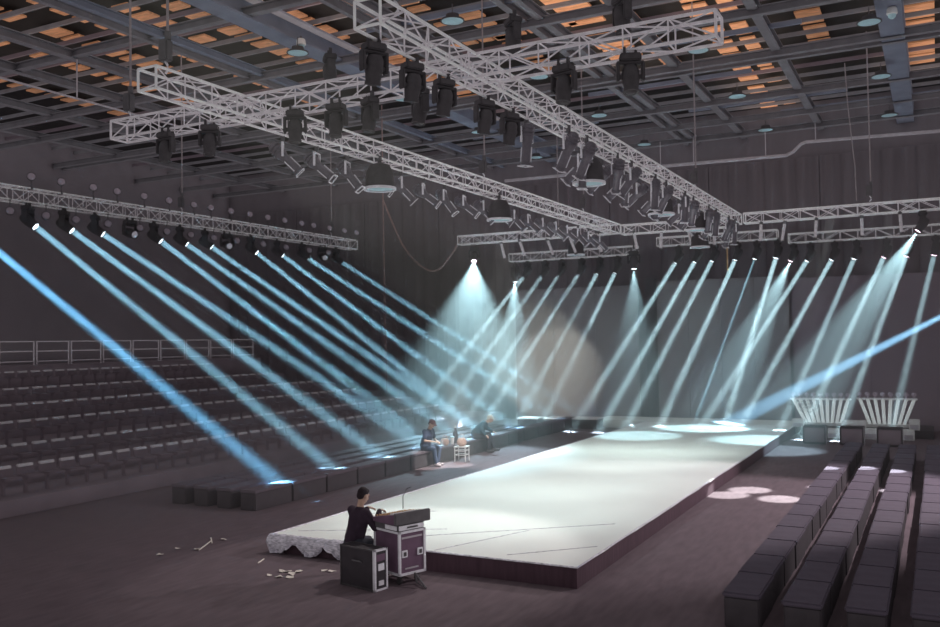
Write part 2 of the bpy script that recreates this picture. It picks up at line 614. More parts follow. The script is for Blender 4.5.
# wide flood cones
floods = [((474, 262), (466, 400), 'y', 30.35, 50, 1.7, 'lenspink', 'under the short cross truss near the raked stand'),
          ((515, 283), (512, 400), 'y', 33.5, 38, 1.2, 'lens', 'under the rear truss end beside the pale backdrop panel'),
          ((634, 270), (636, 400), 'y', 30.35, 34, .45, 'lens', 'at the far corner of the long truss'),
          ((790, 262), (722, 400), 'y', 33.5, 28, 1.5, 'lenspink', 'between middle and outer rear truss sections'),
          ((917, 232), (850, 330), 'y', 30.35, 25, 2.0, 'lenspink', 'under the outer end of the far cross truss')]
for p, q, ax, yh, ang, e, lens, wh_ in floods:
    s0 = at(*p, y=yh)
    tgt = meet(p, q, Vector((0, yh - .3 if ang < 45 else 25.2, .1)), Vector((1, 0, 0)))
    d = (tgt - s0).normalized()
    hang = s0 - d * .3 + Vector((0, 0, .45))
    ztr = {30.35: 7.4, 33.5: 6.95}[yh]
    if hang.z < ztr - .05 or hang.z > ztr:
        mb = None
    lp = moving_head(hang, d, 'flood lamp with wide white cone, ' + wh_, 'flood lamps with wide cones', lens)
    if hang.z < ztr - .03:
        f = MB()
        f.tube((0, 0, .0), (0, 0, ztr - hang.z), .03, 8)
        hd = [o for o in C.objects if o.get('label', '').endswith(wh_)][0]
        f.build('drop_pole', 'dgrey', hd)
    add_spot(lp, tgt, ang, 5200 * e, (.55, .9, 1.0), .55, .04, 'Quadratic')

# blue beam sweeping in from beyond the bench rows
bs = at(1010, 282, y=25)
bt = at(772, 402, y=33)
mb = MB()
lp = moving_head(bs + Vector((0, 0, .45)), bt - bs, 'lamp beyond the bench rows throwing a broad blue beam', None, 'lens')
hd = [o for o in C.objects if o.get('label', '').startswith('lamp beyond')][0]
f = MB()
f.tube((0, 0, 0), (0, 0, 11.86 - hd.location.z), .03, 8)
f.build('drop_pole', 'dgrey', hd)
add_spot(lp, bt, 3.0, EB * .9, (.3, .66, 1.0), .5)

# ------------------------------------------------------------------ small round lamps on the side truss


def round_lamp(p, up, label, group, first=[None, None]):
    k = 0 if up else 1
    if first[k] is None:
        t = thing('round_lamp', label, 'stage light')
        s = 1 if up else -1
        b = MB()
        b.tube((0, 0, 0), (0, 0, s * .2), .012, 6)
        b.tube((-.03, 0, 0), (.03, 0, 0), .03, 6)
        b.build('stem', 'dgrey', t)
        b = MB()
        R = Matrix.Translation((0, 0, s * .3)) @ Euler((math.radians(78), 0, math.radians(62))).to_matrix().to_4x4()
        b.lathe([(.03, -.1), (.08, -.09), (.11, -.03), (.115, .03), (.1, .03), (.1, .02)], 14, R)
        b.build('housing', 'dgrey', t, True)
        b = MB()
        b.lathe([(.1, .022), (.07, .04), (.001, .05)], 14, R)
        b.build('glass', 'pale', t, True)['label'] = 'pale glass front'
        first[k] = t
    else:
        t = copy_tree(first[k])
    t.location = p
    tag(t, label, 'stage light', group)
    return t


for k, (px, py) in enumerate([(26, 178), (56, 184), (88, 190), (112, 193), (139, 198), (164, 203), (189, 207), (206, 209), (226, 212), (245, 215), (263, 218), (280, 221),
                              (297, 221.5), (309, 224), (325, 227), (340, 229), (352, 230)]):
    p = at(px, py, x=-20.8)
    round_lamp((-20.8 + .21, p.y, 7.81), True, 'small round lamp standing on the side truss, ' + ORD[k] + ' from its near end', 'round lamps on the side truss')
for k, (px, py) in enumerate([(10, 213), (46, 217), (76, 222), (108, 226), (140, 230), (167, 234), (191, 236), (214, 240), (237, 242), (263, 247), (286, 249), (309, 251), (328, 252)]):
    p = at(px, py, x=-20.6)
    round_lamp((-20.6, p.y, 7.45), False, 'small round lamp hung under the side truss, ' + ORD[k] + ' from its near end', 'round lamps under the side truss')

# ------------------------------------------------------------------ profile spots on the long trusses


def profile_spot(p, d, label, group, first=[None]):
    if first[0] is None:
        t = thing('profile_spot', label, 'stage light')
        b = MB()
        b.box((-.02, -.035, -.1), (.02, .035, .03))
        b.tube((0, 0, -.05), (0, 0, -.14), .015, 6)
        b.build('clamp', 'dgrey', t)
        b = MB()
        b.box((-.13, -.02, -.16), (.13, .02, -.135))
        for x in (-.125, .125):
            b.box((x - .01, -.02, -.4), (x + .01, .02, -.14))
        b.build('yoke', 'chrome', t)
        b = MB()
        b.lathe([(.02, .3), (.075, .28), (.1, .2), (.11, .05), (.09, -.02), (.075, -.06), (.075, -.36), (.09, -.37), (.09, -.4), (.07, -.4), (.07, -.38)], 14)
        b.cur = 0
        for z in (.22, .15, .1):
            b.lathe([(.112, z - .01), (.125, z - .01), (.125, z + .01), (.112, z + .01)], 14)
        for x in (-1, 1):
            b.tube((x * .09, 0, -.01), (x * .12, 0, -.01), .025, 8)
        bar = b.build('barrel', 'silver', t, True, (0, 0, -.37))
        b = MB()
        b.box((-.1, -.1, -.43), (.1, -.075, -.415))
        b.box((-.1, .075, -.43), (.1, .1, -.415))
        b.box((-.1, -.1, -.43), (-.075, .1, -.415))
        b.box((.075, -.1, -.43), (.1, .1, -.415))
        b.tube((-.03, .085, -.1), (-.03, .085, -.34), .014, 6)
        b.tube((.06, -.06, -.1), (.06, -.06, -.34), .012, 6)
        b.build('gel_frame', 'chrome', bar)['label'] = 'bright metal gel frame'
        first[0] = t
    else:
        t = copy_tree(first[0])
    t.location = p
    tag(t, label, 'stage light', group)
    d = Vector(d).normalized()
    t.rotation_euler = (0, 0, math.atan2(d.y, d.x) - PI / 2)
    tilt = math.atan2(math.hypot(d.x, d.y), -d.z)
    for ch in t.children:
        if ch.name.startswith('barrel'):
            ch.rotation_euler = (tilt, 0, 0)
    return t


k = 0
yy = 12.4
while yy < 30:
    profile_spot((-10.2, yy, ZT), (.75 + .2 * math.sin(yy * 3), .35 + .2 * math.cos(yy * 5), -.8), 'profile spot under the long truss by the raked stand, ' + ORD[k] + ' from its near end',
                 'profile spots under the long truss by the raked stand')
    k += 1
    yy += .98
k = 0
yy = 13.6
while yy < 29.9:
    profile_spot((-5.6 if k % 3 else -6.0, yy, ZT), (-.35 + .3 * math.sin(yy * 2), .2 + .3 * math.cos(yy * 4), -.9), 'profile spot under the long truss by the bench rows, ' + ORD[k] + ' from its near end',
                 'profile spots under the long truss by the bench rows')
    k += 1
    yy += .9
# a second, shorter run along the inner chord of the bench-side truss
for k in range(10):
    yy = 16.2 + k * 1.25
    profile_spot((-6.02, yy, ZT), (-.8, .1 * math.sin(k * 2), -.7), 'profile spot on the inner chord of the bench-side truss, ' + ORD[k] + ' from its near end',
                 'profile spots on the inner chord of the bench-side truss')

# black heads under the near cross truss and the near ends of the long trusses
for k, (px, py) in enumerate([(188, 135), (232, 128), (318, 115), (362, 110), (398, 106), (446, 98), (587, 78), (650, 68)]):
    p = at(px, py, z=ZT)
    moving_head((p.x, 11.0, ZT), (.1 * math.sin(k), -.15, -1), 'unlit black moving head under the near cross truss, ' + ORD[k] + ' from its raked-stand end', 'black moving heads under the near cross truss', 'black', .8)
for k, yy in enumerate((9.0, 9.9, 10.75, 12.0, 12.9)):
    moving_head((-5.98, yy, ZT), (-.2, .1, -1), 'unlit black head, near bench-side truss end, ' + ORD[k] + ' in line', 'black moving heads under the bench-side truss', 'black', .8)
for k, (x, yy) in enumerate(((-3.6, 11.38), (-5.2, 11.38), (-8.4, 11.38))):
    moving_head((x, yy, ZT + HT + .6), (.05, .05, -1), 'unlit black head above the near cross truss, ' + ORD[k] + ' from its bench end', 'black heads above the near cross truss', 'black', .8)

# tilted white batten tubes between the far cross truss and the rear truss


def batten(p, q, label):
    p, q = Vector(p), Vector(q)
    t = thing('batten_light', label, 'stage light', p, 0, 'tilted batten lights under the far cross truss')
    d = q - p
    b = MB()
    b.tube((0, 0, 0), d, .05, 8)
    b.build('tube', 'alud', t, True)
    b = MB()
    b.tube(d.normalized() * -.05, d.normalized() * .05, .06, 8)
    b.tube(d * .95, d * 1.04, .06, 8)
    b.build('end_cap', 'dgrey', t, True)
    return t


bats = [(-14.6, .13), (-13.7, .2), (-12.7, .22), (-11.7, .22), (-10.8, .2), (-9.3, .1), (-8.4, -.05), (-7.4, .1), (-6.6, .0), (-5.0, -.05), (-4.3, -.12), (-3.3, -.06), (-2.0, .0), (-.9, .03)]
for k, (x, dx) in enumerate(bats):
    y = 30.2 if k % 2 else 30.5
    z = 7.4
    batten((x, y, z), (x + dx, y + .05, z - .62), 'short pale batten light hung under the far cross truss, ' + ORD[k] + ' from its raked-stand end')

# flat-bottomed soft lights
_sl = [None]


def soft_light(p, label):
    if _sl[0] is None:
        t = thing('soft_light', label, 'stage light')
        b = MB()
        b.lathe([(.08, -.12), (.2, -.16), (.27, -.3), (.3, -.62), (.28, -.62), (.25, -.3), (.05, -.2)], 18)
        b.build('housing', 'black', t, True)
        b = MB()
        b.lathe([(.29, -.61), (.33, -.61), (.33, -.66), (.29, -.66), (.29, -.61)], 18)
        b.build('rim', 'chrome', t, True)['label'] = 'bright metal rim'
        b = MB()
        b.lathe([(.285, -.63), (.1, -.645), (.001, -.65)], 18)
        b.build('diffuser', 'palew', t, True)
        b = MB()
        b.box((-.03, -.03, -.14), (.03, .03, .03))
        b.build('clamp', 'dgrey', t)
        _sl[0] = t
    else:
        t = copy_tree(_sl[0])
    t.location = p
    return tag(t, label, 'stage light', 'bell shaped soft lights on the rig')


for p, w_ in (((-9.8, 14.9, ZT), 'under the raked-stand truss, the nearer of two'), ((-9.8, 20.4, ZT), 'under the raked-stand truss, the farther of two'),
              ((-6.0, 16.6, ZT), 'under the bench-side truss, first from its near end'), ((-6.0, 21.8, ZT), 'under the bench-side truss, second from its near end'),
              ((-6.0, 25.6, ZT), 'under the bench-side truss, third from its near end'), ((-11.6, 30.55, ZT), 'under the short cross truss toward the raked stand'),
              ((-7.0, 30.15, ZT - .04), 'under the cross truss joining both long trusses')):
    soft_light(p, 'black bell-shaped soft light ' + w_)

# pendant lamps in the ceiling
_pl = [None]
for i, x in enumerate((-14.95, -10.22, -5.52, -1.28)):
    for j, y in enumerate((18.83, 24.15, 29.45, 34.85)):
        if i == 3 and j == 0:
            continue
        lab = 'round pale pendant lamp, ' + ('first', 'second', 'third', 'farthest')[j].replace('farthest', 'fourth') + ' along the ' + ('line by the blue beam', 'line over the raked-stand truss', 'line over the bench-side truss', 'line by the thick box beam')[i]
        if _pl[0] is None:
            t = thing('pendant_lamp', lab, 'ceiling lamp')
            b = MB()
            b.tube((0, 0, .1), (0, 0, .4), .015, 6)
            b.build('stem', 'dgrey', t)
            b = MB()
            b.lathe([(.05, .16), (.16, .13), (.17, .04), (.29, .0), (.3, -.03), (.28, -.03)], 20)
            b.build('shade', 'black', t, True)
            b = MB()
            b.lathe([(.285, -.025), (.2, -.045), (.001, -.05)], 20)
            b.build('diffuser', 'palew', t, True)['label'] = 'pale blue diffuser'
            _pl[0] = t
        else:
            t = copy_tree(_pl[0])
        t.location = (x, y, 11.5)
        tag(t, lab, 'ceiling lamp', 'pendant lamps under the ceiling grid')

# chain hoists with chains


def hoist(p, ztop, label, slack=0.0):
    t = thing('chain_hoist', label, 'hoist', p, 0, 'chain hoists of the lighting rig')
    b = MB()
    b.bbox((-.09, -.07, .18), (.09, .07, .5), .02)
    b.tube((.05, 0, .5), (.05, 0, .62), .05, 8)
    b.build('motor', 'dgrey', t)
    b = MB()
    b.path([(0, 0, .0), (.05, 0, .05), (.04, 0, .12), (0, 0, .18)], .018, 6)
    b.build('hook', 'chrome', t)
    b = MB()
    n = 12
    b.path([(.05 + slack * math.sin(PI * i / n), 0, .6 + (ztop - p[2] - .6) * i / n) for i in range(n + 1)], .022, 5)
    b.build('chain', 'chain', t)
    return t


hoist((-20.8, 20.36, 7.82), 13.2, 'chain hoist on the middle of the side truss')
hoist((-20.8, 28.1, 7.82), 13.2, 'chain hoist near the far end of the side truss')
hoist((-10.0, 19.9, ZT + HT), 13.2, 'chain hoist on the middle of the raked-stand long truss')
hoist((-10.0, 27.0, ZT + HT), 13.2, 'chain hoist near the far end of the raked-stand long truss')
hoist((-10.0, 9.5, ZT + HT), 13.2, 'chain hoist on the near end of the raked-stand long truss')
hoist((-5.8, 9.2, ZT + HT), 13.2, 'chain hoist on the near end of the bench-side long truss')
hoist((-5.8, 24.5, ZT + HT), 13.2, 'chain hoist toward the far end of the bench-side long truss')
hoist((-1.75, 30.35, ZT + .44), 13.2, 'chain hoist over the bench end of the far cross truss')
hoist((-12.7, 11.2, ZT + HT), 13.2, 'chain hoist on the raked-stand end of the near cross truss')


def hang_line(name, pts, r, m, label, cat, group=None):
    b = MB()
    b.path(pts, r, 6)
    return tag(b.build(name, m, None, True), label, cat, group)


hang_line('hanging_chain', [(-2.12, 30.35, 7.9), (-2.14, 30.35, 9.0), (-2.3, 30.35, 11.0), (-2.35, 30.35, 12.3)], .018, 'chain', 'loose pale chain beside the hoist on the far cross truss', 'chain')
hang_line('hanging_chain', [(-12.2, 30.4, 7.86), (-12.2, 30.4, 10), (-12.2, 30.4, 13.2)], .018, 'chain', 'pale chain holding the short far cross truss toward the stand', 'chain')
hang_line('hanging_chain', [(-11.8, 30.4, 7.86), (-11.8, 30.4, 10), (-11.8, 30.4, 13.2)], .02, 'purplesteel', 'violet chain beside the pale one on the short cross truss', 'chain')
p = at(383, 200, y=27)
hang_line('hanging_cable', [(p.x, 27, 12.3), (p.x, 27, 8.5), (p.x + .02, 27, 5), (p.x + .06, 27, 1.9)], .02, 'rope', 'brown rope hanging straight down beyond the side truss', 'rope')
for px_, lab in ((347, 'thin rope hanging from the far end of the side truss'),):
    q = at(px_, 250, x=-20.8)
    hang_line('hanging_cable', [(q.x, q.y, 7.45), (q.x, q.y, 5.5), (q.x + .03, q.y, 3.5)], .014, 'chain', lab, 'rope')
a_, c_ = at(727, 243, y=33.6), at(727, 271, y=33.6)
b = MB()
b.box((a_.x - .025, 33.59, c_.z), (a_.x + .025, 33.61, 7.22))
tag(b.build('hanging_strap', 'gold'), 'short orange strap hanging from the middle rear truss section', 'strap')
# cable looping down from the short cross truss
pts = []
for px_, py_ in ((383, 200), (392, 222), (402, 245), (415, 262), (430, 272), (440, 270), (449, 258), (456, 248), (459, 239)):
    pts.append(at(px_, py_, y=30.2 if px_ > 384 else 30.2))
sm = []
for i in range(len(pts) - 1):
    for u in range(4):
        sm.append(pts[i].lerp(pts[i + 1], u / 4))
sm.append(pts[-1])
for _ in range(3):
    sm = [sm[0]] + [(sm[i - 1] + sm[i] * 2 + sm[i + 1]) / 4 for i in range(1, len(sm) - 1)] + [sm[-1]]
hang_line('cable_loop', sm, .035, 'rope', 'slack cable looping down from the end of the short cross truss', 'cable')

# pipes on the walls
b = MB()
b.path([at(505, 181, y=37.0), at(620, 170, y=37.0), at(786, 155.5, y=37.0)], .07, 8)
o = b.build('wall_pipe', 'pole', None, True)
tag(o, 'long pale pipe high on the back wall, lower run', 'pipe', 'pipes high on the back wall')
b = MB()
b.path([at(786, 155.5, y=37.0), at(793, 152, y=37.0), at(801, 144, y=37.0), at(806, 142, y=37.0), at(940, 131, y=37.0), at(1010, 125, y=37.0)], .065, 8)
tag(b.build('wall_pipe', 'pole', None, True), 'long pale pipe high on the back wall, upper run past the bend', 'pipe', 'pipes high on the back wall')
for k, (px_, yt) in enumerate(((693, 133), (765, 128), (815, 118), (660, 140))):
    a = at(px_, yt, y=37.0)
    c = at(px_, 166 - (px_ - 665) * .088 if px_ < 790 else 141.5, y=37.0)
    b = MB()
    b.tube((a.x, 37, 12.0), (a.x, 37, c.z), .02, 6)
    tag(b.build('pipe_hanger', 'pole'), 'thin rod carrying the back wall pipe, ' + ('over the middle backdrop', 'under a pendant lamp', 'at the pipe bend', 'near the long truss end')[k], 'hanger', 'rods carrying the back wall pipe')
b = MB()
b.path([(-21.9, 9, 10.9), (-21.9, 14, 10.9), (-21.9, 21.5, 10.9)], .03, 6)
tag(b.build('side_pipe', 'pole', None, True), 'thin straight pipe hung above the raked stand', 'pipe')
q = at(77, 97, z=10.9)
b = MB()
b.tube((q.x, q.y, 10.9), (q.x, q.y, 12.0), .022, 6)
tag(b.build('pipe_hanger', 'pole'), 'thin rod carrying the pipe above the raked stand', 'hanger')

# dome cameras by the beams
for (px_, py_, z_, wh_) in ((301, 45, 11.72, 'under the blue beam'), (892, 14, 11.72, 'under the thick box beam')):
    q = at(px_, py_, z=z_)
    t = thing('dome_camera', 'small white dome camera ' + wh_, 'camera', q, 0, 'dome cameras')
    b = MB()
    b.lathe([(.1, .16), (.12, .12), (.13, .0), (.1, -.02)], 14)
    b.build('housing', 'white', t, True)
    b = MB()
    b.lathe([(.1, -.02), (.085, -.08), (.04, -.12), (.001, -.13)], 14)
    b.build('dome', 'palew', t, True)
    b = MB()
    b.tube((0, 0, .15), (0, 0, .24), .03, 8)
    b.build('mount', 'dgrey', t)


# ------------------------------------------------------------------ runway
t = thing('runway_stage', 'long low white runway stage down the middle of the hall', 'stage', (-7.68, 12.42, 0))
b = MB()
nx, ny = 10, 40
v, f = [], []
for i in range(nx + 1):
    for j in range(ny + 1):
        x = -2.9 + 5.8 * i / nx
        y = 23 * j / ny
        e = 1 if 0 < i < nx and 0 < j < ny else 0
        v.append((x + (0 if e else random.uniform(-.012, .012)), y, .32 + e * random.uniform(0, .006)))
for i in range(nx):
    for j in range(ny):
        f.append((i * (ny + 1) + j, (i + 1) * (ny + 1) + j, (i + 1) * (ny + 1) + j + 1, i * (ny + 1) + j + 1))
b.add(v, f)
dk = b.build('deck', 'vinyl', t, True)
b = MB()
for x in (-2.88, 2.88):
    b.tube((x, 0.02, .322), (x, 23, .322), .014, 6)
b.tube((-2.88, .02, .322), (2.88, .02, .322), .014, 6)
b.build('rim', 'plastic', t)
b = MB()
b.box((-2.86, .05, 0), (2.86, 23, .31))
b.build('skirt', 'skirt', t)
b = MB()
for x0, y0, x1, y1 in ((-1.4, .05, 2.4, 3.2), (-2.6, .4, -.2, 1.6), (.4, .1, 1.2, 2.1), (1.6, .3, 2.7, 1.4), (-2.4, 2.2, -1.2, 3.0)):
    b.tube((x0, y0, .328), (x1, y1, .329), .005, 4)
b.build('tape_seam', 'plastic', t)
t = thing('rear_platform', 'low white platform at the foot of the backdrop, behind the runway', 'stage', (-8.7, 37.45, 0))
b = MB()
b.bbox((-4.1, -2.03, 0), (3.95, -.22, .325), .01)
b.build('deck', 'vinyl', t)
# crumpled clear plastic hanging over the front edge
b = MB()
n = 46
v, f = [], []
for i in range(n + 1):
    x = -10.62 + 2.7 * i / n
    dr = (.05 + .2 * abs(math.sin(i * .27 + .4)) ** 2 + .06 * abs(math.sin(i * .9))) + random.uniform(0, .02)
    for k, (oy, z) in enumerate(((.1, .326), (.05, .327), (-.0, .326), (-.02, .3 - dr * .3), (-.03 - .03 * math.sin(i * 1.4), .3 - dr * .7), (-.02 - .04 * math.cos(i * 1.1), .3 - dr), (-.04 - .03 * math.sin(i * .9), .3 - dr * 1.15))):
        v.append((x + random.uniform(-.02, .02), 12.4 + oy + random.uniform(-.012, .012), max(.02, z + random.uniform(-.01, .01))))
for i in range(n):
    for k in range(6):
        f.append((i * 7 + k, i * 7 + 7 + k, i * 7 + 8 + k, i * 7 + k + 1))
b.add(v, f)
o = b.build('plastic_sheet', 'plastic', None, True)
tag(o, 'crumpled clear plastic sheet hanging over the near corner of the runway', 'sheet')

# ------------------------------------------------------------------ benches
_bb = {}


def bench(p, label, group, L=1.08, top='benchtop'):
    key = (L, top)
    if key not in _bb:
        t = thing('bench_block', label, 'bench')
        b = MB()
        b.bbox((.02, .015, 0), (.45, L - .015, .385), .015)
        b.build('body', 'bench', t)
        b = MB()
        b.bbox((0, 0, .385), (.47, L - .0, .45), .018)
        b.build('seat_top', top, t)
        _bb[key] = t
    else:
        t = copy_tree(_bb[key])
    t.location = p
    return tag(t, label, 'bench', group)


rn = ('row along the runway', 'second row from the runway', 'third row from the runway', 'fourth row from the runway')
for r, x in enumerate((-2.53, -1.78, -1.08, -.36)):
    y = 11.62 + (.0, -.1, -.05, .0)[r]
    for k in range(16):
        bench((x + random.uniform(-.012, .012), y, 0), 'bench block, ' + ORD[k] + ' from the near end, ' + rn[r] + ', flat floor side', 'bench rows across from the raked stand')
        y += 1.1
for r, x in enumerate((-13.92, -14.62, -15.32, -16.02)):
    y = 15.3
    k = 0
    while y < (34.5 if r == 0 else 30.0):
        bench((x, y, 0), 'bench block, ' + (ORD[k] if k < 20 else 'last') + ' from the near end, ' + rn[r] + ', stand side', 'bench rows below the raked stand', 1.3, 'benchdark')
        y += 1.32
        k += 1
        if k >= 17 and r == 0:
            break

# ------------------------------------------------------------------ raked stand
rows = [(-18.82, 1.02, 12.4), (-20.7, 1.28, 13.6), (-23.3, 1.63, 15.6), (-25.65, 1.95, 17.2), (-28.36, 2.31, 19.2), (-31.75, 2.79, 21.6)]
SB = .66
zl = 0.0
edges = []
for k, (x, z, y0) in enumerate(rows):
    zt = z - SB
    edges.append((x + .75, zt))
edges.append((-32.6, 2.97))
for k, (x, zt) in enumerate(edges):
    b = MB()
    b.box((XL, YF + 4, zl), (x, 37.6, zt))
    o = struct('stand_tier', b, 'tier')
    zl = zt
_st = [None]
rw = ('lowest', 'second', 'third', 'fourth', 'fifth', 'topmost')
for k, (x, z, y0) in enumerate(rows):
    y = y0
    while y < 33:
        if _st[0] is None:
            b = MB()
            b.cur = 0
            b.bbox((.06, -.22, .37), (.46, .22, .43), .02)
            b.box((.02, -.03, 0), (.1, .03, .4))
            b.add([(.06, -.22, .42), (.1, -.22, .42), (.06, -.22, .62), (.02, -.22, .62), (.06, .22, .42), (.1, .22, .42), (.06, .22, .62), (.02, .22, .62)],
                  [(0, 1, 2, 3), (4, 5, 6, 7), (0, 1, 5, 4), (1, 2, 6, 5), (2, 3, 7, 6), (3, 0, 4, 7)])
            b.cur = 1
            b.bbox((.0, -.19, .6), (.085, .19, .67), .01)
            s = b.build('stadium_seat', ['seat', 'seatedge'])
            _st[0] = s
        else:
            s = _st[0].copy()
            C.objects.link(s)
        s.location = (x, y, z - SB)
        tag(s, 'dark seat with pale top edge in the ' + rw[k] + ' row of the raked stand', 'seat', 'seats in the ' + rw[k] + ' row of the raked stand')
        y += .56
# small floor lamps at the foot of the stand
# railing along the top walkway
_rl = [None]
y = 19.3
k = 0
while y < 36.6:
    lab = 'grey three-bar railing panel on the top walkway, ' + ORD[k] + ' from its near end'
    if _rl[0] is None:
        t = thing('railing_panel', lab, 'railing')
        for yy in (0.03, 1.55):
            b = MB()
            b.tube((0, yy, 0), (0, yy, 1.0), .028, 6)
            b.build('post', 'rail', t)
        for z in (.16, .58, .98):
            b = MB()
            b.tube((0, 0.03, z), (0, 1.55, z), .024, 6)
            b.build('bar', 'rail', t)
        _rl[0] = t
    else:
        t = copy_tree(_rl[0])
    t.location = (-33, y, 2.97)
    tag(t, lab, 'railing', 'railing panels on the top walkway')
    y += 1.66
    k += 1

# ------------------------------------------------------------------ backdrop


def flat(label, x0, x1, y, z0, z1, n, m='screen'):
    t = thing('backdrop_panel', label, 'backdrop', ((x0 + x1) / 2, y, z0))
    w = (x1 - x0) / 2
    for k in range(n):
        b = MB()
        b.bbox((-w + 2 * w * k / n + .006, -.03, 0), (-w + 2 * w * (k + 1) / n - .006, .03, z1 - z0), .008)
        b.build('sheet', m, t)
    b = MB()
    for x in (-w + .06, 0, w - .06):
        b.box((x - .05, .03, 0), (x + .05, .1, z1 - z0))
    b.box((-w, .03, .5), (w, .08, .6))
    b.box((-w, .03, z1 - z0 - .2), (w, .08, z1 - z0 - .1))
    b.build('frame', 'screenf', t)
    return t


flat('tall grey backdrop panel lit by a round pale spot', -17.4, -11.45, 37.62, 0, 6.0, 3)
flat('wide grey backdrop panel behind the runway end', -10.62, -5.22, 37.55, 0.0, 6.1, 4)
flat('dark backdrop panel behind the white tube racks', -5.14, 3.4, 37.75, 0, 6.0, 3, 'screend')
t = thing('backdrop_column', 'narrow dark column between the two grey backdrop panels', 'column', (-10.85, 37.56, 0))
b = MB()
b.bbox((-.2, -.2, 0), (.2, .2, 6.25), .02)
b.build('shaft', 'screenf', t)
b = MB()
b.bbox((-.24, -.24, 0), (.24, .24, .2), .02)
b.build('foot', 'screenf', t)

# low boxes by the backdrop, beside the runway
for k, (x0, x1, y0) in enumerate(((-15.7, -14.8, 34.1), (-14.62, -13.72, 34.35), (-13.5, -12.4, 34.6))):
    t = thing('step_box', 'low dark box with top painted as lit before the lit backdrop panel, ' + ORD[k] + ' from the stand', 'box', (x0, y0, 0), 0, 'low boxes before the lit backdrop panel')
    b = MB()
    b.bbox((0, 0, 0), (x1 - x0, .9, .38), .015)
    b.build('body', 'bench', t)
    b = MB()
    b.bbox((-.02, -.02, .38), (x1 - x0 + .02, .92, .43), .012)
    b.build('lid', 'white', t)  # light falling on the box tops is put into the lid's white

# ------------------------------------------------------------------ white tube racks
t = thing('low_riser', 'low dark riser under the white tube racks', 'riser', (-2.6, 36.0, 0))
b = MB()
b.bbox((-2.0, -1.0, 0), (2.4, 1.2, .28), .015)
b.build('deck', 'bench', t)
for w_, k, xb0, xb1, xt0, xt1, n in (('next to the runway end', 0, 806, 841, 793.5, 848, 9), ('by the outer bench rows', 1, 870, 904, 860, 914, 8)):
    Y = 36.0
    a0, a1 = at(xb0, 423.5, y=Y), at(xb1, 423.5, y=Y)
    c0, c1 = at(xt0, 399, y=Y), at(xt1, 399, y=Y)
    zb, zt = .28, c0.z
    org = Vector(((a0.x + a1.x) / 2, Y, zb))
    t = thing('tube_rack', 'rack of white tubes fanning upward, ' + w_, 'rack', org, 0, 'fan shaped racks of white tubes')
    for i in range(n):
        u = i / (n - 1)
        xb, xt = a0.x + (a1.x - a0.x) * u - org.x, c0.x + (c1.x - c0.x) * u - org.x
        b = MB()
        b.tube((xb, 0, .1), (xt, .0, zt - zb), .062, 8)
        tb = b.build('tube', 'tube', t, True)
    b = MB()
    b.bbox((c0.x - org.x - .12, -.05, zt - zb - .02), (c1.x - org.x + .12, .05, zt - zb + .05), .01)
    b.build('top_rail', 'alu', t)
    b = MB()
    b.bbox((a0.x - org.x - .15, -.16, 0), (a1.x - org.x + .15, .16, .12), .01)
    b.build('base_beam', 'white', t)
    for i in range(n):
        u = i / (n - 1)
        xt = c0.x + (c1.x - c0.x) * u - org.x
        b = MB()
        b.lathe([(.03, .0), (.035, .08), (.075, .1), (.085, .16), (.06, .21), (.001, .22)], 10, Matrix.Translation((xt, 0, zt - zb + .04)))
        b.build('knob', 'pale', t, True)
    b = MB()
    for x in (a0.x - org.x, a1.x - org.x):
        b.tube((x, .16, .02), (x, .6, .02), .03, 6)
        b.tube((x, .6, .02), (x, .05, .8), .025, 6)
    b.build('rear_stay', 'dgrey', t)
# pale tangle draped over the first rack
b = MB()
a0, a1 = at(797, 400, y=35.86), at(820, 412, y=35.86)
for i in range(26):
    p0 = Vector((random.uniform(a0.x, a1.x), 35.85, random.uniform(a1.z, a0.z + .0)))
    p1 = p0 + Vector((random.uniform(-.16, .16), .0, random.uniform(-.12, .06)))
    b.path([p0, (p0 + p1) / 2 + Vector((0, -.04, .03)), p1], .022, 5)
o = b.build('tangled_cord', 'white', None, True)
tag(o, 'pale tangled cord draped over the tube rack next to the runway', 'cord')
for k, (x0, x1, yb, yt, up) in enumerate(((792, 804, 426, 420.7, 1), (842, 866, 426.6, 421.6, 1), (909, 920, 430, 423, 1), (827, 839.6, 435, 429, 0), (864, 877.6, 436, 429, 0), (903, 914.6, 437.5, 430.6, 0))):
    z = .28 if up else 0
    Y = 35.1 if up else 34.3
    a, c = at(x0, yb, y=Y), at(x1, yb, y=Y)
    if k == 2:
        Y = 35.1
    hgt = (yb - yt) * 36 / 890
    t = thing('white_block', ('white block on the low riser edge, ' if up else 'white block on the floor before the riser, ') + ORD[k % 3] + ' from the runway', 'block', (a.x, Y, z), 0, 'white blocks by the tube racks')
    b = MB()
    b.bbox((0, 0, 0), (c.x - a.x, .4, hgt + .08), .015)
    b.build('body', 'white', t)
    b = MB()
    b.box((.04, -.006, .04), (c.x - a.x - .04, .0, hgt * .7))
    b.build('front_recess', 'pole', t)
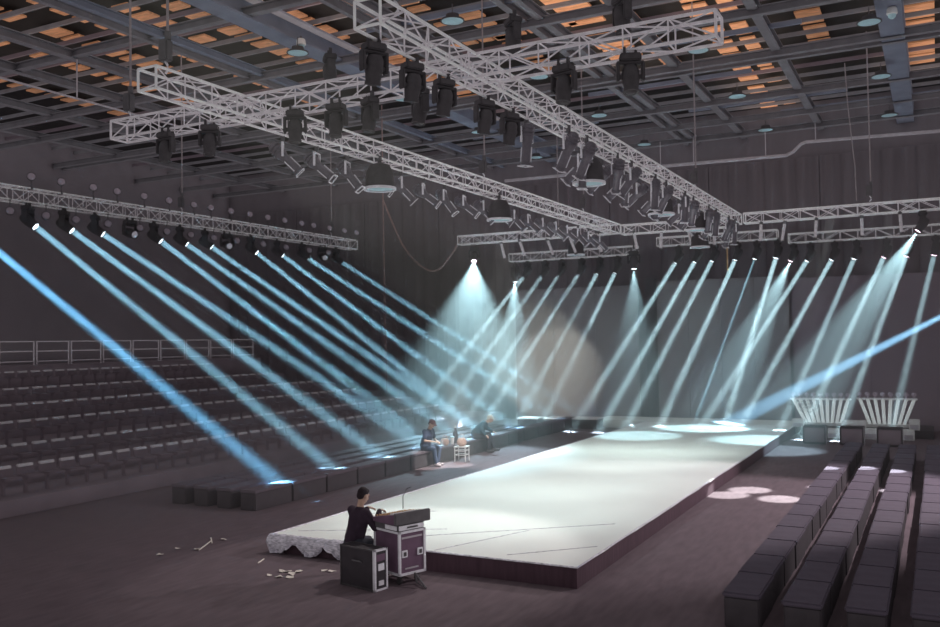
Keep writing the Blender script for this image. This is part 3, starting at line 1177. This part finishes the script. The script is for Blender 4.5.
for k, (x0, x1) in enumerate(((803, 826), (840, 864), (877, 903))):
    Y = 32.3
    a, c = at(x0, 443, y=Y), at(x1, 443, y=Y)
    t = thing('floor_box', 'dark square box at the far end of the bench rows, ' + ORD[k] + ' from the runway', 'box', (a.x, Y, 0), 0, 'dark boxes at the far bench ends')
    b = MB()
    b.bbox((0, 0, 0), (c.x - a.x, .6, .6), .02)
    b.build('body', 'bench', t)
    b = MB()
    b.bbox((.05, -.012, .06), (c.x - a.x - .05, .01, .54), .01)
    b.build('front_panel', 'tier', t)
    b = MB()
    b.box((c.x - a.x - .0, -.01, 0), (c.x - a.x + .02, .02, .6))
    b.build('corner_strip', 'pole', t)

# ------------------------------------------------------------------ flight cases and mixing desk


def case_edges(b, a, c, r=.018):
    (x0, y0, z0), (x1, y1, z1) = a, c
    for x in (x0, x1):
        for y in (y0, y1):
            b.box((x - r, y - r, z0 - r), (x + r, y + r, z1 + r))
        for z in (z0, z1):
            b.box((x - r, y0 - r, z - r), (x + r, y1 + r, z + r))
    for y in (y0, y1):
        for z in (z0, z1):
            b.box((x0 - r, y - r, z - r), (x1 + r, y + r, z + r))


RZ = math.atan2(-.346, .938)
t = thing('rack_case', 'purple flight case with metal edges on castors under the mixing desk', 'flight case', (-7.21, 11.72, 0), RZ)
b = MB()
b.box((-.62, -.24, .17), (0, .24, .8))
b.build('body', 'case', t)
b = MB()
case_edges(b, (-.62, -.24, .17), (0, .24, .8))
b.build('edge_profile', 'chrome', t)['label'] = 'bare metal edge profile'
for y in (-.15, .15):
    b = MB()
    b.bbox((0, y - .055, .42), (.02, y + .055, .53), .006)
    la = b.build('latch', 'chrome', t)
    b = MB()
    b.bbox((.02, y - .025, .445), (.03, y + .025, .505), .004)
    b.build('latch_wing', 'black', la)
b = MB()
b.box((0, -.14, .235), (.006, .12, .26))
b.build('label_strip', 'pole', t)
b = MB()
b.box((0, -.2, .7), (.006, .2, .73))
b.build('trim_strip', 'pole', t)
for x in (-.52, -.1):
    for y in (-.17, .17):
        b = MB()
        b.box((x - .04, y - .04, .11), (x + .04, y + .04, .17))
        b.tube((x, y - .02, .055), (x, y + .02, .055), .055, 10)
        b.build('castor', 'black', t)
t = thing('equipment_tray', 'shallow silver-fronted tray between case and mixing desk', 'tray', (-7.21, 11.72, .818), RZ)
b = MB()
b.bbox((-.62, -.27, 0), (-.0, .25, .1), .01)
b.build('body', 'dgrey', t)
b = MB()
b.box((-.0, -.25, .015), (.015, .23, .085))
b.build('front_panel', 'chrome', t)
b = MB()
b.box((-.3, -.285, .02), (-.02, -.268, .085))
b.build('side_panel', 'chrome', t)
b = MB()
b.tube((.02, -.1, .05), (.02, .1, .05), .012, 6)
b.build('handle', 'black', t)
t = thing('mixing_desk', 'small mixing desk with glowing knobs on the flight case', 'mixing desk', (-7.21, 11.72, .918), RZ)
b = MB()
b.add([(-.66, -.3, 0), (-.02, -.3, 0), (-.02, -.3, .16), (-.66, -.3, .05), (-.66, .34, 0), (-.02, .34, 0), (-.02, .34, .16), (-.66, .34, .05)],
      [(0, 1, 2, 3), (4, 5, 6, 7), (0, 1, 5, 4), (1, 2, 6, 5), (2, 3, 7, 6), (3, 0, 4, 7)])
b.build('body', 'case', t)
b = MB()
b.bbox((-.04, -.32, .0), (.02, .36, .18), .01)
b.build('back_panel', 'dgrey', t)
b = MB()
for i in range(12):
    for j in range(3):
        x, y = -.55 + j * .11, -.25 + i * .05
        z = .05 + (x + .66) * .172
        b.tube((x, y, z), (x, y, z + .025), .013, 6)
b.build('knob', 'gold', t)['label'] = 'brass coloured knobs'
b = MB()
for i in range(12):
    y = -.25 + i * .05
    b.box((-.2, y - .01, .13), (-.12, y + .01, .155))
b.build('fader', 'white', t)
b = MB()
b.path([(-.6, .3, .1), (-.62, .32, .3), (-.55, .34, .42), (-.45, .35, .46)], .008, 5)
b.build('gooseneck_lamp', 'dgrey', t)

t = thing('flight_case', 'dark upright flight case on the floor in front of the console operator', 'flight case', (-7.44, 11.2, 0), math.radians(-12))
b = MB()
b.box((-.74, -.12, .01), (0, .12, .6))
b.build('body', 'blackcase', t)
b = MB()
case_edges(b, (-.02, -.12, .018), (0, .12, .6), .014)
b.build('edge_profile', 'chrome', t)
b = MB()
case_edges(b, (-.74, -.12, .018), (-.03, .12, .6), .012)
b.build('rear_edge_profile', 'black', t)
b = MB()
b.box((0, -.09, .44), (.006, .09, .54))
b.build('end_panel', 'case', t)
b = MB()
b.box((0, -.06, .3), (.015, .06, .4))
b.box((0, -.05, .08), (.015, .05, .15))
b.build('latch', 'chrome', t)
b = MB()
b.path([(-.45, -.125, .4), (-.45, -.16, .42), (-.28, -.16, .42), (-.28, -.125, .4)], .012, 6)
b.build('handle', 'dgrey', t)

# bracket foot of the case, cable on the floor
b = MB()
p0, p1 = at(415, 573, z=.16), at(426, 588, z=.02)
b.tube(p0, (p0.x + .03, p0.y, .02), .02, 6)
b.tube(p0, p1, .016, 6)
b.tube((p0.x + .03, p0.y, .02), p1, .012, 6)
tag(b.build('floor_bracket', 'dgrey'), 'small dark metal bracket standing by the castors of the desk case', 'bracket')

# ------------------------------------------------------------------ people


def frame_of(f, up=Vector((0, 0, 1))):
    f = Vector(f).normalized()
    r = f.cross(up).normalized()
    u = r.cross(f)
    return Matrix((r, f, u)).transposed().to_4x4()     # x right, y forward, z up


def remesh(o, vox, it=4, fac=.5):
    r = o.modifiers.new('skin', 'REMESH')
    r.mode = 'VOXEL'
    r.voxel_size = vox
    r.use_smooth_shade = True
    s = o.modifiers.new('smooth', 'SMOOTH')
    s.factor = fac
    s.iterations = it
    return o


def person(label, loc, rz, J, mats, headwear=None, bare_arm=True, group=None):
    t = thing('person', label, 'person', loc, rz, group)
    J = {k: Vector(v) for k, v in J.items()}
    b = MB()
    F = frame_of(J['face'])
    hc = J['head']
    T = Matrix.Translation(hc) @ F
    # head: skull, face, jaw, nose, brow, ears
    b.ell(hc + F.to_3x3() @ Vector((0, -.012, .02)), (.076, .094, .1), 16, F)
    b.ell(hc + F.to_3x3() @ Vector((0, .022, -.045)), (.06, .068, .075), 16, F)
    b.ell(hc + F.to_3x3() @ Vector((0, .055, -.09)), (.035, .03, .026), 12, F)
    b.caps(T @ Vector((0, .088, .012)), T @ Vector((0, .112, -.032)), .011, .017, 8)
    b.caps(T @ Vector((-.045, .082, .03)), T @ Vector((.045, .082, .03)), .012, .012, 8)
    b.caps(T @ Vector((-.022, .084, -.066)), T @ Vector((.022, .084, -.066)), .01, .01, 8)
    for s in (-1, 1):
        b.ell(T @ Vector((s * .08, -.01, -.01)), (.012, .024, .034), 8, F)
        b.ell(T @ Vector((s * .034, .084, .004)), (.013, .01, .008), 8, F)
    b.caps(J['neck'], hc + F.to_3x3() @ Vector((0, -.02, -.06)), .058, .052)
    b.caps(J['chest'], J['neck'], .1, .06)
    b.caps(J['pelvis'], J['chest'], .115, .12)
    for s in 'LR':
        b.caps(J['chest'] + (J['sh' + s] - J['chest']) * .3, J['sh' + s], .08, .055)
        b.caps(J['sh' + s], J['el' + s], .05, .038)
        b.caps(J['el' + s], J['ha' + s], .038, .026)
        # hand
        d = (J['hd' + s] if 'hd' + s in J else (J['ha' + s] - J['el' + s])).normalized()
        H = frame_of(d, Vector((0, 0, 1)) if abs(d.z) < .9 else Vector((1, 0, 0)))
        o_ = J['ha' + s]
        HM = Matrix.Translation(o_) @ H
        b.ell(HM @ Vector((0, .045, 0)), (.04, .05, .018), 10, H)
        for k, (x, L) in enumerate(((-.03, .06), (-.01, .072), (.01, .068), (.029, .052))):
            a0 = HM @ Vector((x, .08, 0))
            a1 = HM @ Vector((x * 1.1, .08 + L * .55, -.012))
            a2 = HM @ Vector((x * 1.1, .08 + L * .85, -.012 - L * .45))
            b.caps(a0, a1, .0095, .0088, 7)
            b.caps(a1, a2, .0088, .0075, 7)
        sx = -1 if s == 'R' else 1
        b.caps(HM @ Vector((sx * .03, .025, 0)), HM @ Vector((sx * .062, .06, -.012)), .012, .01, 7)
        b.caps(HM @ Vector((sx * .062, .06, -.012)), HM @ Vector((sx * .06, .092, -.026)), .01, .008, 7)
        b.caps(J['pelvis'], J['hip' + s], .11, .09)
        b.caps(J['hip' + s], J['kn' + s], .078, .055)
        b.caps(J['kn' + s], J['an' + s], .052, .034)
        ft = J['to' + s] - J['an' + s]
        b.caps(J['an' + s] + Vector((0, 0, -.045)), J['to' + s], .035, .026)
    remesh(b.build('body', 'skin', t), .0105, 3)
    # shirt
    b = MB()
    b.caps(J['pelvis'] + Vector((0, 0, .04)), J['pelvis'].lerp(J['chest'], .55), .15, .14, 12)
    b.caps(J['pelvis'] + Vector((0, 0, .06)), J['chest'], .155, .15, 12)
    for s in (-1, 1):
        off = (J['shR'] - J['shL']) * .16 * s
        b.caps(J['pelvis'].lerp(J['chest'], .25) + off, J['chest'] + off * 1.1, .115, .125, 12)
    b.caps(J['chest'], J['neck'].lerp(J['chest'], .35), .12, .085, 12)
    for s in 'LR':
        b.caps(J['chest'] + (J['sh' + s] - J['chest']) * .25, J['sh' + s], .1, .078, 12)
        e = J['el' + s] if not bare_arm else J['sh' + s].lerp(J['el' + s], .7)
        b.caps(J['sh' + s], e, .076, .066, 12)
        if not bare_arm:
            b.caps(J['el' + s], J['el' + s].lerp(J['ha' + s], .92), .066, .044, 12)
    sh = remesh(b.build('shirt', mats[0], t), .016, 4)
    # trousers
    b = MB()
    b.caps(J['hipL'], J['hipR'], .13, .13, 12)
    b.caps(J['pelvis'], J['pelvis'] + Vector((0, 0, .08)), .14, .135, 12)
    for s in 'LR':
        b.caps(J['hip' + s], J['kn' + s], .105, .075, 12)
        b.caps(J['kn' + s], J['kn' + s].lerp(J['an' + s], mats[4] if len(mats) > 4 else .95), .07, .058, 12)
    remesh(b.build('trousers', mats[1], t), .016, 4)
    for s in 'LR':
        b = MB()
        an, to = J['an' + s], J['to' + s]
        gz = to.z - .03
        fd = (to - an)
        fd.z = 0
        fd.normalize()
        b.caps(Vector((an.x, an.y, gz + .045)) - fd * .03, Vector((to.x, to.y, gz + .035)), .048, .04, 10)
        b.caps(Vector((an.x, an.y, gz + .06)), an + Vector((0, 0, .02)), .05, .046, 10)
        remesh(b.build('shoe', mats[2], t), .012, 3)
    # hair
    b = MB()
    b.ell(hc + F.to_3x3() @ Vector((0, -.026, .04)), (.084, .096, .095), 16, F)
    b.ell(hc + F.to_3x3() @ Vector((0, -.06, -.01)), (.072, .058, .07), 14, F)
    b.ell(hc + F.to_3x3() @ Vector((0, .03, .085)), (.062, .055, .035), 14, F)
    remesh(b.build('hair', mats[3], t), .011, 2)
    if headwear:
        b = MB()
        b.ell(hc + F.to_3x3() @ Vector((0, -.012, .062)), (.092, .11, .078), 16, F)
        b.add([tuple(T @ Vector(p)) for p in ((-.07, .06, .05), (.07, .06, .05), (.055, .165, .035), (-.055, .165, .035), (-.07, .06, .062), (.07, .06, .062), (.055, .165, .045), (-.055, .165, .045))],
              [(0, 1, 2, 3), (4, 5, 6, 7), (0, 1, 5, 4), (1, 2, 6, 5), (2, 3, 7, 6), (3, 0, 4, 7)])
        b.build('cap', headwear, t, True)
    return t


# console operator: seated on a stool behind the front case, facing the desk (+y is forward in the local frame)
so = (-8.2, 11.6, 0)
person('person in black seated at the mixing desk, seen from behind', so, math.radians(-20),
       dict(pelvis=(0, 0, .56), chest=(0, .1, .93), neck=(0, .13, 1.11), head=(0, .19, 1.27), face=(-.1, .9, -.35),
            shL=(-.19, .1, 1.03), shR=(.19, .1, 1.03), elL=(-.27, .22, .8), elR=(.27, .22, .8), haL=(-.17, .4, 1.03), haR=(.14, .4, 1.03), hdL=(.1, .6, -.1), hdR=(-.1, .6, -.1),
            hipL=(-.1, .02, .54), hipR=(.1, .02, .54), knL=(-.2, .42, .5), knR=(.2, .42, .5), anL=(-.24, .3, .1), anR=(.24, .3, .1), toL=(-.25, .44, .035), toR=(.25, .44, .035)),
       ['cloth', 'dark', 'black', 'hair'], bare_arm=False)
t = thing('stool', 'low dark stool under the console operator', 'stool', so)
b = MB()
b.lathe([(.17, .4), (.18, .42), (.17, .45), (.001, .455)], 18)
b.build('seat', 'dgrey', t, True)
for k in range(4):
    a = PI / 4 + k * PI / 2
    b = MB()
    b.tube((.12 * math.cos(a), .12 * math.sin(a), .41), (.19 * math.cos(a), .19 * math.sin(a), 0), .014, 6)
    b.build('leg', 'dgrey', t)

# two people on the front bench by the runway
q = at(425, 452, x=-13.66)
Y1 = q.y
person('seated person in navy t-shirt and maroon cap looking down on the front bench', (-13.66, Y1, 0), math.radians(-96),
       dict(pelvis=(0, 0, .55), chest=(0, .13, .92), neck=(0, .19, 1.1), head=(0, .27, 1.24), face=(.05, .8, -.5),
            shL=(-.19, .13, 1.02), shR=(.19, .14, 1.02), elL=(-.27, .16, .76), elR=(.26, .2, .76), haL=(-.1, .4, .7), haR=(.09, .42, .72), hdL=(.3, .5, 0), hdR=(-.3, .5, .1),
            hipL=(-.1, .05, .53), hipR=(.1, .05, .53), knL=(-.14, .44, .52), knR=(.13, .43, .52), anL=(-.12, .38, .1), anR=(.12, .5, .1), toL=(-.13, .54, .035), toR=(.14, .66, .035)),
       ['navy', 'denim', 'shoe', 'hair'], 'redcap', True, None)
q = at(475.5, 443, x=-13.66)
Y2 = q.y
person('person in teal jacket and pale cap leaning forward on the front bench', (-13.66, Y2, 0), math.radians(-62),
       dict(pelvis=(0, 0, .56), chest=(0, .26, .86), neck=(0, .39, .99), head=(0, .5, 1.09), face=(.1, .85, -.45),
            shL=(-.18, .28, .95), shR=(.19, .28, .95), elL=(-.24, .4, .76), elR=(.34, .22, .78), haL=(-.12, .58, .66), haR=(.46, .34, .6), hdL=(.2, .5, -.2), hdR=(.4, .4, -.3),
            hipL=(-.1, .05, .54), hipR=(.1, .05, .54), knL=(-.16, .46, .58), knR=(.14, .44, .52), anL=(-.2, .62, .12), anR=(.14, .42, .1), toL=(-.22, .78, .035), toR=(.16, .58, .035)),
       ['teal', 'dark', 'black', 'blond'], 'blond', False, None)

# things between the two people
ym = (Y1 + Y2) / 2
cx_, cy_ = -13.05, at(462, 461, z=0).y
t = thing('crate_stool', 'small white framed stool standing between the two seated people', 'stool', (cx_, cy_, 0), math.radians(8))
for x in (-.17, .17):
    for y in (-.17, .17):
        b = MB()
        b.tube((x, y, 0), (x, y, .43), .018, 6)
        b.build('leg', 'white', t)
b = MB()
b.bbox((-.2, -.2, .43), (.2, .2, .46), .01)
b.build('seat', 'white', t)
b = MB()
for z in (.2, .33):
    for s in (-.17, .17):
        b.tube((-.17, s, z), (.17, s, z), .012, 5)
        b.tube((s, -.17, z), (s, .17, z), .012, 5)
b.build('rail', 'white', t)
t = thing('wicker_bag', 'round tan bag on the white stool', 'bag', (cx_, cy_, .46))
b = MB()
b.lathe([(.08, 0), (.14, .05), (.155, .13), (.12, .22), (.07, .25), (.001, .25)], 14)
b.build('body', 'tan', t, True)
b = MB()
b.path([(-.08, 0, .22), (-.07, 0, .33), (0, 0, .37), (.07, 0, .33), (.08, 0, .22)], .012, 6)
b.build('handle', 'white', t, True)
xb = -13.66
pb = at(445, 448, x=xb)
t = thing('wicker_bag', 'round tan bag on the front bench beside the person in navy', 'bag', (xb, pb.y, .45))
b = MB()
b.lathe([(.08, 0), (.12, .05), (.135, .12), (.11, .2), (.07, .22), (.001, .22)], 14)
b.build('body', 'tan', t, True)
b = MB()
b.path([(-.08, 0, .2), (-.07, 0, .28), (0, 0, .31), (.07, 0, .28), (.08, 0, .2)], .012, 6)
b.build('handle', 'tan', t, True)
pb = at(451, 446, x=xb)
t = thing('paper_cup', 'white paper cup on the front bench beside the tan bag', 'cup', (xb + .05, pb.y, .45))
b = MB()
b.lathe([(.045, 0), (.07, .22), (.062, .22), (.04, .01)], 14)
b.build('body', 'white', t, True)
b = MB()
b.lathe([(.073, .21), (.073, .235), (.05, .245), (.001, .245)], 14)
b.build('lid', 'palew', t, True)
pb = at(457, 445, x=xb)
t = thing('bottle', 'tall dark bottle with pale cap on the front bench', 'bottle', (xb - .05, pb.y, .45))
b = MB()
b.lathe([(.075, 0), (.08, .02), (.08, .3), (.035, .4), (.03, .48), (.001, .48)], 14)
b.build('body', 'dark', t, True)
b = MB()
b.lathe([(.036, .47), (.036, .53), (.001, .535)], 12)
b.build('cap', 'white', t, True)
b = MB()
pp = at(436, 451, x=-13.6)
b.bbox((-13.75, pp.y - .12, .452), (-13.5, pp.y + .14, .47), .004)
tag(b.build('paper_pad', 'white'), 'white pad of paper on the front bench by the tan bag', 'paper')

# ------------------------------------------------------------------ scraps on the floor
scr = [(269.7, 575.6), (278.6, 577.8), (287, 572), (289, 577.8), (298.7, 572.6), (331.5, 571.8), (282, 572), (292, 575), (324, 571), (160, 555), (177, 549), (197, 550), (224, 540)]
for k, (px, py) in enumerate(scr):
    p = at(px, py, z=.0)
    b = MB()
    n = 7
    v = [(0, 0, .012)]
    for i in range(n):
        a = 2 * PI * i / n
        r = random.uniform(.03, .075)
        v.append((r * math.cos(a) * 1.3, r * math.sin(a), random.uniform(.004, .035)))
    b.add(v, [(0, i + 1, (i + 1) % n + 1) for i in range(n)])
    o = b.build('paper_scrap', 'paper', None, False, p)
    sm_ = o.modifiers.new('thick', 'SOLIDIFY')
    sm_.thickness = .004
    tag(o, 'crumpled pale paper scrap on the floor before the runway corner', 'paper', 'paper scraps before the runway corner')
for k, (p0, p1) in enumerate((((258, 563), (264, 559)), ((199, 550), (211, 541)), ((212, 543), (211, 538)))):
    a, c = at(*p0, z=.012), at(*p1, z=.012)
    b = MB()
    b.tube(a, c, .012, 5)
    tag(b.build('thin_stick', 'paper'), 'thin pale stick lying on the floor, ' + ('by the runway corner', 'toward the raked stand, longer', 'toward the raked stand, short')[k], 'stick')

# ------------------------------------------------------------------ haze


def haze(label, a, c, dens, col, g):
    m = bpy.data.materials.new('haze')
    m.use_nodes = True
    nt = m.node_tree
    nt.nodes.clear()
    o = nt.nodes.new('ShaderNodeOutputMaterial')
    v = nt.nodes.new('ShaderNodeVolumeScatter')
    v.inputs['Density'].default_value = dens
    v.inputs['Color'].default_value = (*col, 1)
    v.inputs['Anisotropy'].default_value = g
    nt.links.new(v.outputs[0], o.inputs['Volume'])
    m.cycles.volume_sampling = 'EQUIANGULAR'
    b = MB()
    b.box(a, c)
    me = bpy.data.meshes.new('stage_haze')
    me.from_pydata(b.v, [], b.f)
    me.materials.append(m)
    ob = bpy.data.objects.new('stage_haze', me)
    C.objects.link(ob)
    tag(ob, label, 'haze', None, 'stuff')


haze('thin even haze filling the whole hall', (XL - 1, YF - 1, -1), (XR + 1, YB + 1, ZC + 1), .0022, (1, 1, 1), 0)
haze('bank of haze over the raked stand, showing the blue beams', (-21.9, 9, -.5), (-12.2, YB + .5, 7.3), .058, (1, 1, 1), 0)
haze('bank of haze before the backdrop, showing the white beams', (-12.2, 26.5, -.5), (XR + .5, YB + .5, 7.3), .055, (1, 1, 1), 0)

# ------------------------------------------------------------------ light on the runway and the floor
EW = 490
for k, (x, y, ty) in enumerate(((-10, 13.6, 15.5), (-10, 18, 19.5), (-10, 22.5, 24), (-10, 25.4, 27), (-5.8, 14.6, 16.5), (-5.8, 19, 20.5), (-5.8, 23.3, 24.5), (-5.8, 25.6, 27.4))):
    add_spot((x, y, 6.5), (-7.9, ty, .2), 62, EW * (1.25 if k in (0, 4) else 1), (.84, 1.0, .97), .9, .15, 'Quadratic', 'runway_wash')
# three narrow spots on the floor and benches beyond the runway edge
for px, py in ((727, 495), (750, 490), (780, 499)):
    p = at(px, py, z=0)
    add_spot((-2.2, p.y + 2.6, 6.9), p, 8, 11000, (.95, 1, .97), .5, .05, 'Quadratic', 'floor_spot')
for px, py in ((826, 468), (864, 468), (893, 471)):
    p = at(px, py, z=.45)
    add_spot((-1.0, 25.8, 7.1), p, 5, 12000, (.9, .97, 1), .4, .05, 'Quadratic', 'bench_spot')
add_spot((-1.0, -6.5, 7.5), (-15.3, 37.4, 2.0), 5.9, 80000, (.97, 1, .86), .35, .05, 'Quadratic', 'backdrop_spot')
# spots on the strip before the front bench
for px, py in ((426, 467), (452, 465)):
    p = at(px, py, z=0)
    add_spot((-10.0, p.y - .6, 6.8), p, 10, 5000, (1, .98, .93), .4, .05, 'Quadratic', 'bench_front_spot')
add_spot((-8.0, 16.4, 7.2), (-8.2, 12.7, 0), 50, 720, (1, .93, .9), .35, .1, 'Quadratic', 'front_wash')
add_spot((-10.0, 21, 6.8), (-12.0, 25.0, 0), 36, 2600, (1, .97, .92), .7, .1, 'Quadratic', 'side_wash')
add_spot((2.6, 23, 7.2), (-4.2, 19.5, 0), 62, 3600, (1, .88, .93), .4, .1, 'Quadratic', 'bench_wash')
# unseen warm area lights added above the grid to brighten the wooden panels
for x, y, wx, wy in ((-5.4, 28, 2.4, 20), (-9.2, 22, 2.4, 18), (-15.0, 22, 3.4, 20), (-20.6, 21, 4.5, 16), (-25.5, 22, 5, 12), (-.6, 31, 2, 9)):
    l = bpy.data.lights.new('added_panel_fill', 'AREA')
    l.shape = 'RECTANGLE'
    l.size, l.size_y = wx, wy
    l.energy = (2.2 if x > -14 else 1.7 if x > -18 else .55) * wx * wy
    l.color = (1, .78, .6)
    o = bpy.data.objects.new('added_panel_fill', l)
    C.objects.link(o)
    o.location = (x, y, 12.5)
    o.rotation_euler = (PI, 0, 0)

# ------------------------------------------------------------------ world and view
w = bpy.data.worlds.new('world')
S.world = w
w.use_nodes = True
w.node_tree.nodes['Background'].inputs[0].default_value = (0, 0, 0, 1)
w.light_settings.ao_factor = .28
w.light_settings.distance = .5
cy = S.cycles
cy.use_fast_gi = True
cy.fast_gi_method = 'ADD'
cy.volume_bounces = 0
cy.max_bounces = 5
cy.diffuse_bounces = 3
cy.use_denoising = True
cy.sample_clamp_indirect = 0
cy.use_adaptive_sampling = False
S.view_settings.view_transform = 'Standard'
S.view_settings.look = 'None'
S.view_settings.gamma = 1
S.view_settings.exposure = 0
